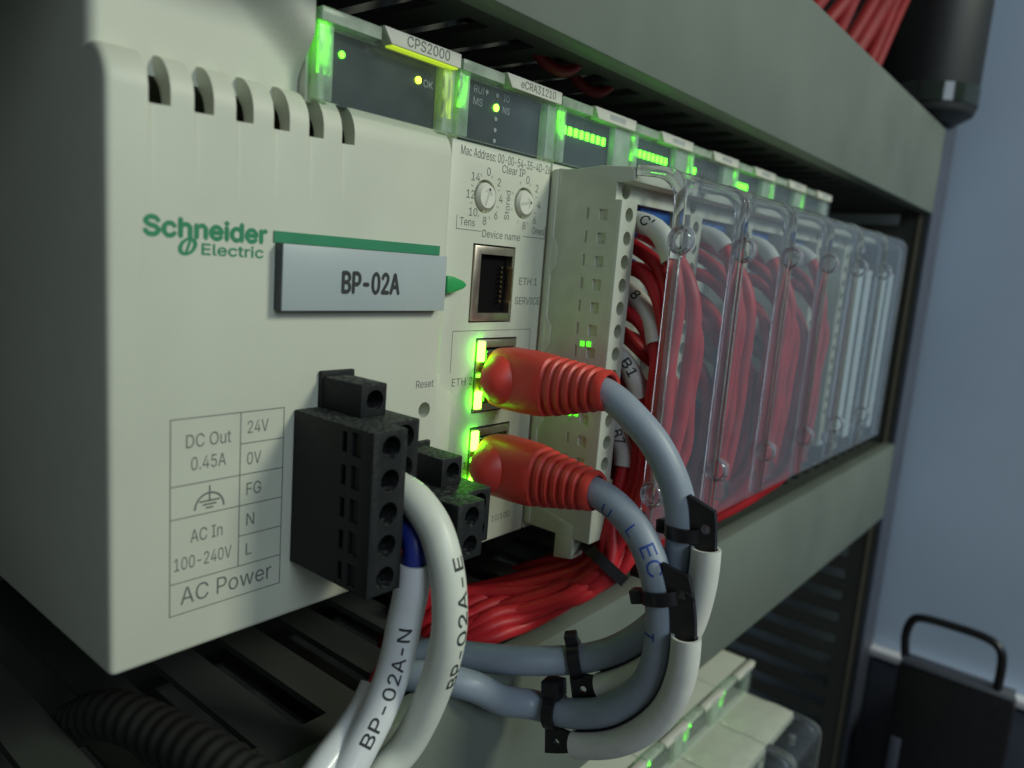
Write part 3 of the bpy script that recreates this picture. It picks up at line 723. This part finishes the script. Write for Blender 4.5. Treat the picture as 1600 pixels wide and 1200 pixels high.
# ================================================================== PATCH CABLES
def patch_cable(label, xc, zc, zend, pts, print_spec):
    t = thing('patch_cable', label, 'network cable', (xc, -1, zc), 'red booted patch cables')
    # boot: rounded box narrowing into a ribbed strain relief
    m = MB(); rings = []
    prof = [(-0.3, 4.6, 5.6, zc, 3.2), (-1.2, 5.2, 6.3, zc, 3.0), (-4, 5.5, 6.7, zc, 2.8), (-9, 5.5, 6.7, zc, 2.8), (-13.0, 5.3, 6.5, zc, 2.9), (-15.0, 4.9, 6.2, zc, 3.0)]
    y = -15.4; k = 0; K = 6
    while k < K:
        f = k / (K - 1); rx = 4.9 - 0.75 * f; rz = 6.0 - 1.9 * f; zz = zc + (zend - zc) * (k + 1) / K
        prof += [(y, rx - 0.45, rz - 0.5, zz, 2.5), (y - 0.7, rx - 0.45, rz - 0.5, zz, 2.4), (y - 0.95, rx, rz, zz, 2.4), (y - 1.75, rx, rz, zz, 2.3)]
        y -= 2.1; k += 1
    prof += [(y - 0.2, 4.0, 4.0, zend, 2), (y - 0.7, 3.7, 3.7, zend, 2), (y - 0.4, 3.2, 3.2, zend, 2), (y + 2.5, 3.1, 3.1, zend, 2)]
    n = 40
    for (yy, rx, rz, zz, e) in prof:
        r = []
        for i in range(n):
            th = 2 * math.pi * i / n; c_, s_ = math.cos(th), math.sin(th)
            r.append(m.bm.verts.new(Vector((xc + rx * math.copysign(abs(c_) ** (2 / e), c_), yy, zz + rz * math.copysign(abs(s_) ** (2 / e), s_))) * S))
        rings.append(r)
    m.skin(rings); b = build('boot', m, M['boot'], t, smooth=40)
    # release bubble on the flank
    m = MB(); rs = []
    for i in range(15):
        q = 1 - i / 14; hgt = 3.9 * math.cos(math.pi / 2 * q) ** 0.75
        rs.append(m.ring((xc - 4.9 - hgt, -4.3, zc), (0, 1, 0), (0, 0, 1), max(4.6 * q, 0.02), 30, max(5.2 * q, 0.02)))
    m.skin(rs); build('release_bubble', m, M['boot'], b, smooth=60)
    m = MB(); m.box(xc - 4.2, xc + 4.2, -0.25, 8, zc - 5.6, zc + 5.6); build('plug', m, M['edge'], t, bevel=0.3)
    sp = spline([(xc, y + 3, zend)] + pts, 1.0)
    m = MB(); m.tube(sp, 3.0, 26); cb = build('cable', m, M['grey_cable'], t, smooth=60)
    for s_, s0, off, h in print_spec:
        i = int(s0); a = face_angle(sp, i, VIEW) + off
        m = MB(); text_on_tube(m, s_, sp, 3.0, s0, h, a, squeeze=1.15); build('lettering', m, M['ink_blue'], cb)
    return t, sp
c1, sp1 = patch_cable('upper red booted grey patch cable, plugged in the middle socket', 81.2, 38.6, 39.9,
    [(81.7, -28.4, 38.9), (82.5, -32.3, 36.4), (84, -37.9, 31.2), (85.2, -42.0, 24.6), (86, -43.9, 18.6), (86, -44.7, 11.2), (86, -44.4, 4.6), (86, -43.0, -2.0), (86, -39.5, -7.6), (85, -33.4, -13.6), (83, -25.7, -18.0), (76, -17.5, -19), (71, -9, -19.8), (66, 0, -20.5), (62, 6, -25), (60, 8, -36)], [])
c2, sp2 = patch_cable('lower red booted grey patch cable with blue print, plugged in the bottom socket', 80.0, 19.6, 19.9,
    [(80.2, -28.5, 19.6), (80.4, -33.5, 17.8), (80.4, -39.2, 13.4), (80.4, -43.0, 7), (80.4, -45.0, 0), (80.4, -45.2, -8.7), (80.4, -42.6, -16.4), (80, -36.2, -23.5), (79.5, -27.3, -28), (77.5, -19.5, -28.8), (71, -16.2, -26.4), (63, -14.0, -20.8), (57, -6, -19.8), (54, 2, -24), (53, 4, -36)],
    [('U', 7.0, 0.75, 2.4), ('L', 13.5, 0.3, 2.4), ('EC', 17.5, -0.05, 3.0), ('I', 33.5, 0.9, 3.0)])

def cable_tie(center, tdir, r, label, head_dir, extra=0.0, hs=0.72, group='black cable ties on the patch cables'):
    """a flat nylon band round a cable with its square head"""
    t = thing('cable_tie', label, 'cable tie', center, group)
    ax = Vector(tdir).normalized(); h = Vector(head_dir); h = (h - ax * h.dot(ax)).normalized(); w = ax.cross(h)
    m = MB(); n = 36; R0, R1, hw = r + 0.05, r + 0.85, 1.25
    rings = []
    for i in range(n):
        th = 2 * math.pi * i / n; st = 1 + extra * max(0, math.cos(th)) ** 2
        u = h * math.cos(th) * st + w * math.sin(th); c_ = Vector(center)
        rings.append([m.bm.verts.new(p * S) for p in (c_ + u * R0 - ax * hw, c_ + u * R1 - ax * hw, c_ + u * R1 + ax * hw, c_ + u * R0 + ax * hw)])
    m.skin(rings + [rings[0]], False); build('band', m, M['black_gloss'], t, smooth=40)
    m = MB(); c_ = Vector(center) - w * 0.0 + h * (r * (1 + extra) + 1.6)
    vs = []
    for a in (-1, 1):
        for b in (-1, 1):
            for d in (-1, 1): vs.append(m.bm.verts.new((c_ + ax * 1.9 * hs * a + w * 1.9 * hs * b + h * 1.5 * (hs + 0.15) * d) * S))
    for q in ((0, 1, 3, 2), (4, 6, 7, 5), (0, 4, 5, 1), (2, 3, 7, 6), (0, 2, 6, 4), (1, 5, 7, 3)): m.bm.faces.new([vs[i] for i in q])
    build('head', m, M['black_gloss'], t, bevel=0.4)
    return t

def near(sp, p):
    i = min(range(len(sp)), key=lambda k: (sp[k] - Vector(p)).length); i = min(max(i, 1), len(sp) - 2)
    return i, sp[i], (sp[i + 1] - sp[i - 1]).normalized()

def marker(sp, p0, p1, label, b0):
    """cable marker: a black carrier strip lying along the outside of a cable, ends shaped as flat tabs, a white tube over its middle"""
    i0, _, _ = near(sp, p0); i1, _, _ = near(sp, p1)
    t = thing('cable_marker', label, 'cable marker', tuple(sp[i0]), 'white tube markers tied along the patch cables')
    fr = frames(sp); out = []
    cen = sum((Vector(q) for q in sp[i0:i1]), Vector()) / max(1, i1 - i0)
    for i in range(i0, i1 + 1):
        p, tt, u, w = fr[i]; d = Vector((0, -tt.z, tt.y)).normalized()      # outward in the plane of the bend
        if d.dot(p - cen) < 0 and abs(d.dot(p - cen)) > 1: d = -d
        out.append((p, tt, d))
    base = out[len(out) // 2][2]
    for k in range(len(out)):
        if out[k][2].dot(Vector((0, -tuple(out[k][1])[2], tuple(out[k][1])[1]))) == 0: pass
    ref = None; path = []
    for p, tt, d in out:
        if ref is not None and d.dot(ref) < 0: d = -d
        ref = d; path.append((p + d * (3.0 + 2.75) - Vector((1.3, 0, 0)), tt, d))
    # tube from 5 mm after the top tab to 3 mm before the lower tab
    body = [q[0] for q in path[b0:-5]]
    m = MB(); m.tube(body, 2.75, 26, inner=2.15); build('marker_tube', m, M['marker'], t, smooth=60)
    # carrier strip
    m = MB()
    rings = []
    L = len(path)
    for i in range(0, L):
        p, tt, d = path[i]; side = tt.cross(d)
        wd = 1.9
        if i <= b0 + 1: wd = 2.3
        if i >= L - 5: wd = 2.1 + 0.35 * (i - L + 5)
        q = p - d * (1.0 if b0 + 1 < i < L - 6 else 0.4)
        rings.append([m.bm.verts.new((q + d * wd * a + side * 0.5 * b + tt * (1.6 * a if i < 4 else 0)) * S) for a, b in ((-1, -1), (1, -1), (1, 1), (-1, 1))])
    m.skin(rings)
    c = MB(); p, tt, d = path[4]
    c.lathe([(0.95, -4), (0.95, 4)], p, tt.cross(d), 16); p, tt, d = path[-3]; c.lathe([(0.7, -4), (0.7, 4)], p, tt.cross(d), 16)
    build('carrier_strip', m, M['black_gloss'], t, cut=[c], smooth=40)
    return t
marker(sp1, (86, -43.6, 20.6), (83, -24.6, -18), 'white tube marker tied along the upper patch cable', 7)
marker(sp2, (80.4, -42.6, 8.5), (79, -23, -29), 'white tube marker tied along the lower patch cable', 10)
i, p, tt = near(sp1, (86, -44.2, 15.8)); cable_tie(p + Vector((0, -1.2, -0.2)), tt, 3.0, 'black cable tie at the open top of the upper white tube marker', (0.2, 1, 0.1), 0.25)
i, p, tt = near(sp2, (80.4, -44.0, 3.6)); cable_tie(p + Vector((0, -1.2, 0)), tt, 3.0, 'black cable tie at the open top of the lower white tube marker', (-0.2, 1, 0.1), 0.25)
i, p, tt = near(sp1, (83, -25.9, -17.6)); cable_tie(p, tt, 3.1, 'small black cable tie at the lower end of the upper tube marker', (0.1, -0.3, 1), 0.05)
i, p, tt = near(sp2, (79, -24.5, -28.6)); cable_tie(p, tt, 3.1, 'thick headed black cable tie at the lower end of the lower tube marker', (0, 0.2, 1), 0.05, 1.1)

# ================================================================== RED CONTROL WIRES
def wire(name, pts, r, mat, label, group, cat='wire', step=1.6, n=10):
    sp = spline(pts, step); m = MB(); m.tube(sp, r, n); t = thing(name, label, cat, pts[0], group)
    build('insulation', m, mat, t, smooth=60); return t, sp
def sleeve_on(t, sp, i0, i1, r, s_, mat=None):
    m = MB(); seg = sp[i0:i1]; m.tube(seg, r, 16, inner=r - 0.3); sl = build('marker_sleeve', m, mat or M['marker'], t, smooth=60)
    if s_:
        a = face_angle(sp, (i0 + i1) // 2, VIEW); m = MB(); text_on_tube(m, s_, seg, r, 2.6, 2.3, a - 0.1, bold=0.05); build('lettering', m, M['ink_dark'], sl)
def ferrule(t, x, z):
    m = MB(); m.lathe([(1.9, 0), (1.9, 3.2), (1.5, 4.6)], (x, -8.3, z), (0, -1, 0), 14); build('ferrule', m, M['ferrule'], t)
GL = ['red wires bundled behind the clear cover of the first io module', 'red wires behind the clear cover of the second io module',
      'red wires behind the clear cover of the third io module', 'red wires behind the clear cover of the fourth io module']
WL = ['red wire hanging behind the clear cover next to the network module', 'red wire under the second clear cover from the network module',
      'red wire under the third clear cover from the network module', 'red wire under the fourth clear cover from the network module']
rnd = random.Random(3)
TIE = Vector((104, -19.5, -3.5))
for mod in range(4):
    x0 = 96 + 32 * mod; N = 20 if mod < 3 else 10
    for k in range(N):
        if mod == 0 and False: continue
        row = k if k < 13 else 1.6 * (k - 13) + 0.5
        zt = 74.9 - 5 * row; xe = x0 + (9.5 if k % 2 == 0 else 12.0) + rnd.uniform(-.4, .4) + (6.5 if k > 12 else 0)
        f = row / 12
        if mod == 0:
            xs = x0 + 9.0 + (k * 7 % 20) / 20 * 18.5 + rnd.uniform(-.6, .6); ys = -28.2 + f * 12.5 + rnd.uniform(-.8, .8)
            if k in (1, 2, 4): xs = x0 + 8.5 + k * 0.9
        else:
            xs = x0 + 9 + (k * 7 % 20) / 20 * 18.5 + rnd.uniform(-.6, .6); ys = -28.0 + f * 11 + rnd.uniform(-.8, .8)
        zk = zt - 7 - (abs(ys) - 12) * 0.55
        pts = [(xe, -9.0, zt), (xe + 0.15, -13.0, zt - 0.4), (xe * .75 + xs * .25, -8.5 + (ys + 8.5) * .72, zt - 3.4 - 2 * (k % 2)), (xs, ys, max(zk, 10))]
        zz = max(zk, 10) - 15
        while zz > 14:
            pts.append((xs + rnd.uniform(-.5, .5), ys + rnd.uniform(-.6, .6) * 0.6, zz)); zz -= 15
        if mod == 0:
            j = k; a = 2.399 * j; rr = 1.15 * math.sqrt(j + 0.3)
            ox, oy = rr * math.cos(a) * 1.25, rr * math.sin(a)
            fan = (k - 9.5) / 8
            pts += [(xs * .5 + (TIE.x + ox) * .5, ys * .6 + (TIE.y + oy) * .4, 7.0), (TIE.x + ox, TIE.y + oy * .9, TIE.z + 0.25 * ox),
                    (TIE.x - 7 + ox * 0.8 + fan * 1.5, TIE.y + 7 + oy * .8 + fan * 4, -11.0 + 0.3 * oy - fan * 0.8), (88 + ox + rnd.uniform(-1, 1), 0.5 + fan * 8, -17.0 + 1.5 * (k % 3) - abs(fan)),
                    (80 + ox * .6, 6.0 + fan * 10 + rnd.uniform(-.6, .6), -19.4 + 1.5 * (k % 3)), (74, 11 + fan * 9, -24.5), (72, 13 + fan * 8, -38)]
        else:
            pts += [(xs - 2, ys + 2, 5.5), (xs - 7, ys + 9 + f * 3, -5), (xs - 16, ys + 20, -15), (xs - 22, 8 + f * 16, -27), (xs - 24, 12 + f * 16, -45)]
        grey = (mod == 2 and k in (4, 8)) or (mod == 1 and k == 7)
        blue = k in (8, 15) and mod > 0
        t, sp = wire('control_wire', pts, 1.65, M['grey_wire'] if grey else M['blue_wire'] if blue else M['red_wire'], WL[mod], GL[mod])
        ferrule(t, xe, zt)
        if mod == 0:
            if k == 0: sleeve_on(t, sp, 4, 13, 2.35, "C'"); t['label'] = 'topmost red wire in the first cover, with a white sleeve marked C'; t['group'] = 'red wires in the first cover with white marker sleeves'
            if k == 3: sleeve_on(t, sp, 3, 13, 2.3, '8'); t['label'] = 'red wire in the first cover with a long white sleeve marked 8'; t['group'] = 'red wires in the first cover with white marker sleeves'
            if k == 6: sleeve_on(t, sp, 3, 10, 2.3, 'B1'); t['label'] = 'red wire in the first cover, dim sleeve marked B1 beside the upper boot'; t['group'] = 'red wires in the first cover with white marker sleeves'
            if k == 9: sleeve_on(t, sp, 3, 10, 2.3, 'B7'); t['label'] = 'red wire in the first cover, low dim sleeve between the two red boots'; t['group'] = 'red wires in the first cover with white marker sleeves'
        elif k in (0, 5) or grey:
            sleeve_on(t, sp, 4, 10, 2.2, None)
            t['label'] = WL[mod].replace('red wire', 'grey wire' if grey else 'red wire with a blank white sleeve'); t['group'] = GL[mod]
for o in list(bpy.data.objects):
    if o.name.startswith('control_wire') and any(c_.data.materials and c_.data.materials[0] == M['blue_wire'] for c_ in o.children if c_.type == 'MESH') and 'group' in o:
        o['label'] = o['label'].replace('red wire hanging', 'dark blue wire hanging among the red ones').replace('red wire under', 'dark blue wire among the red ones under')
# blue link blocks at the top of the wiring bays
for k in range(4):
    x0 = 96 + 32 * k; m = MB(); m.box(x0 + 14, x0 + 28.5, -14.6, -8.6, 74.6, 77.7); build('link_block', m, M['ferrule'], ios[k], bevel=0.4)
# tie round the first bundle
t = thing('cable_tie', 'large black cable tie round the thick bundle of red wires', 'cable tie', tuple(TIE))
m = MB(); rings = []; ax = Vector((0.55, -0.35, 0.75)).normalized(); h = Vector((1, 0, 0)); h = (h - ax * h.dot(ax)).normalized(); w = ax.cross(h)
for i in range(40):
    th = 2 * math.pi * i / 40; u = h * math.cos(th) * 1.22 + w * math.sin(th); c_ = TIE + Vector((-1.0, 1.0, -1.0))
    rings.append([m.bm.verts.new(q * S) for q in (c_ + u * 5.6 - ax * 1.3, c_ + u * 6.4 - ax * 1.3, c_ + u * 6.4 + ax * 1.3, c_ + u * 5.6 + ax * 1.3)])
m.skin(rings + [rings[0]], False); build('band', m, M['black_gloss'], t)
m = MB(); m.box(TIE.x + 2, TIE.x + 6, TIE.y - 7.0, TIE.y - 4, TIE.z - 3.2, TIE.z + 0.4); build('head', m, M['black_gloss'], t, bevel=0.5)

# wires seen above the upper duct
UG = 'red wires rising out of the upper duct'
for k in range(8):
    xa = 222 + 15 * k + (k % 3) * 3
    wire('control_wire', [(xa - 30, 6 + 2 * (k % 3), 132), (xa, 3 + 3 * (k % 3), 152), (xa + 40, 4 + 2 * (k % 2), 184 + 2 * k), (xa + 100, 10, 232 + 3 * k)], 3.0 if k != 5 else 4.4, M['red_wire_dark'],
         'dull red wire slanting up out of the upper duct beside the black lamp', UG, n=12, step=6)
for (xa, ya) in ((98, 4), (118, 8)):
    wire('control_wire', [(xa - 8, ya + 4, 118), (xa - 6.5, ya + 1, 109), (xa - 1, ya - 2, 105.6), (xa + 5, ya - 3, 109), (xa + 7, ya - 3, 119)], 1.3, M['red_wire_dark'],
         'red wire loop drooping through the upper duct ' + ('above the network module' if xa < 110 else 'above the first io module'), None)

# ================================================================== OTHER FITTINGS
# ribbed conduit lying under the power supply
sp = spline([(7.5, 34, -27), (9.5, 22, -20), (12.8, 6.7, -18.6), (15.5, -8, -18.8), (17.5, -20, -20.5), (19, -40, -30)], 0.5)
m = MB(); L = len(sp) - 1; m.tube(sp, lambda u: 4.1 + 0.22 * math.sin(u * L * 0.5 * 2 * math.pi / 2.6), 24)
tag(build('ribbed_conduit', m, M['conduit'], smooth=60), 'dull grey ribbed conduit lying in the dark under the power supply', 'conduit')
# black lamp like fitting above the upper duct
t = thing('black_fitting', 'round black fitting with a shiny lower band above the upper duct', 'fitting', (420, -2, 153))
m = MB(); m.lathe([(16, 153.0), (23.5, 157.5), (24.5, 160), (24.5, 300)], (424, 0, 0), (0, 0, 1), 40); build('casing', m, pbr('black_gloss_casing', (0.014, 0.016, 0.018), 0.5), t, smooth=30)
m = MB(); m.lathe([(24.8, 161.0), (25.2, 161.5), (25.2, 170.5), (24.8, 171.0)], (424, 0, 0), (0, 0, 1), 40); build('shiny_band', m, pbr('black_glass_band', (0.02, 0.03, 0.025), 0.08), t, smooth=30)
# black box with wire handle on the side wall
t = thing('handled_box', 'black box with a bent handle clipped on the rail of the side wall', 'box', (410, -33, -240))
m = MB(); m.box(411, 422, -90, -34, -330, -142.5); build('case', m, M['black_gloss'], t, bevel=2.0)
m = MB(); m.prism([(411.3, -142.5), (421.7, -142.5), (421.7, -139), (412.6, -139)], 'y', -89, -35); build('lid', m, M['bevelgrey'], t, bevel=1.0)
sp = spline([(417, -36, -141), (416.5, -34.5, -128), (416, -36.5, -118), (415.5, -42, -114.5), (415, -58, -113.5), (414.5, -72, -114), (414, -78.5, -117), (414, -80.8, -124), (414.5, -81, -141)], 2)
m = MB(); m.tube(sp, 2.3, 14); build('handle', m, M['black_gloss'], t, smooth=60)
m = MB(); m.box(422.1, 447, -76, -48, -230, -163); build('mounting_block', m, M['black_gloss'], t, bevel=1.5)
m = MB(); m.box(408.6, 410.9, -42, -36.5, -232, -186); build('case_highlight', m, M['dusk'], t, bevel=0.8)  # added blue-grey bar imitating a bluish highlight on the case
m = MB(); m.box(447, 456.5, -260, -9, -161, -156); tag(build('mounting_rail', m, M['rail'], bevel=1.0), 'bright white mounting rail running behind the black box', 'rail')
m = MB(); m.box(449, 456.4, -260, -13, -480, -164); tag(build('gland_panel', m, M['dusk'], bevel=1.0), 'dark blue panel on the side wall under the bright rail', 'panel')
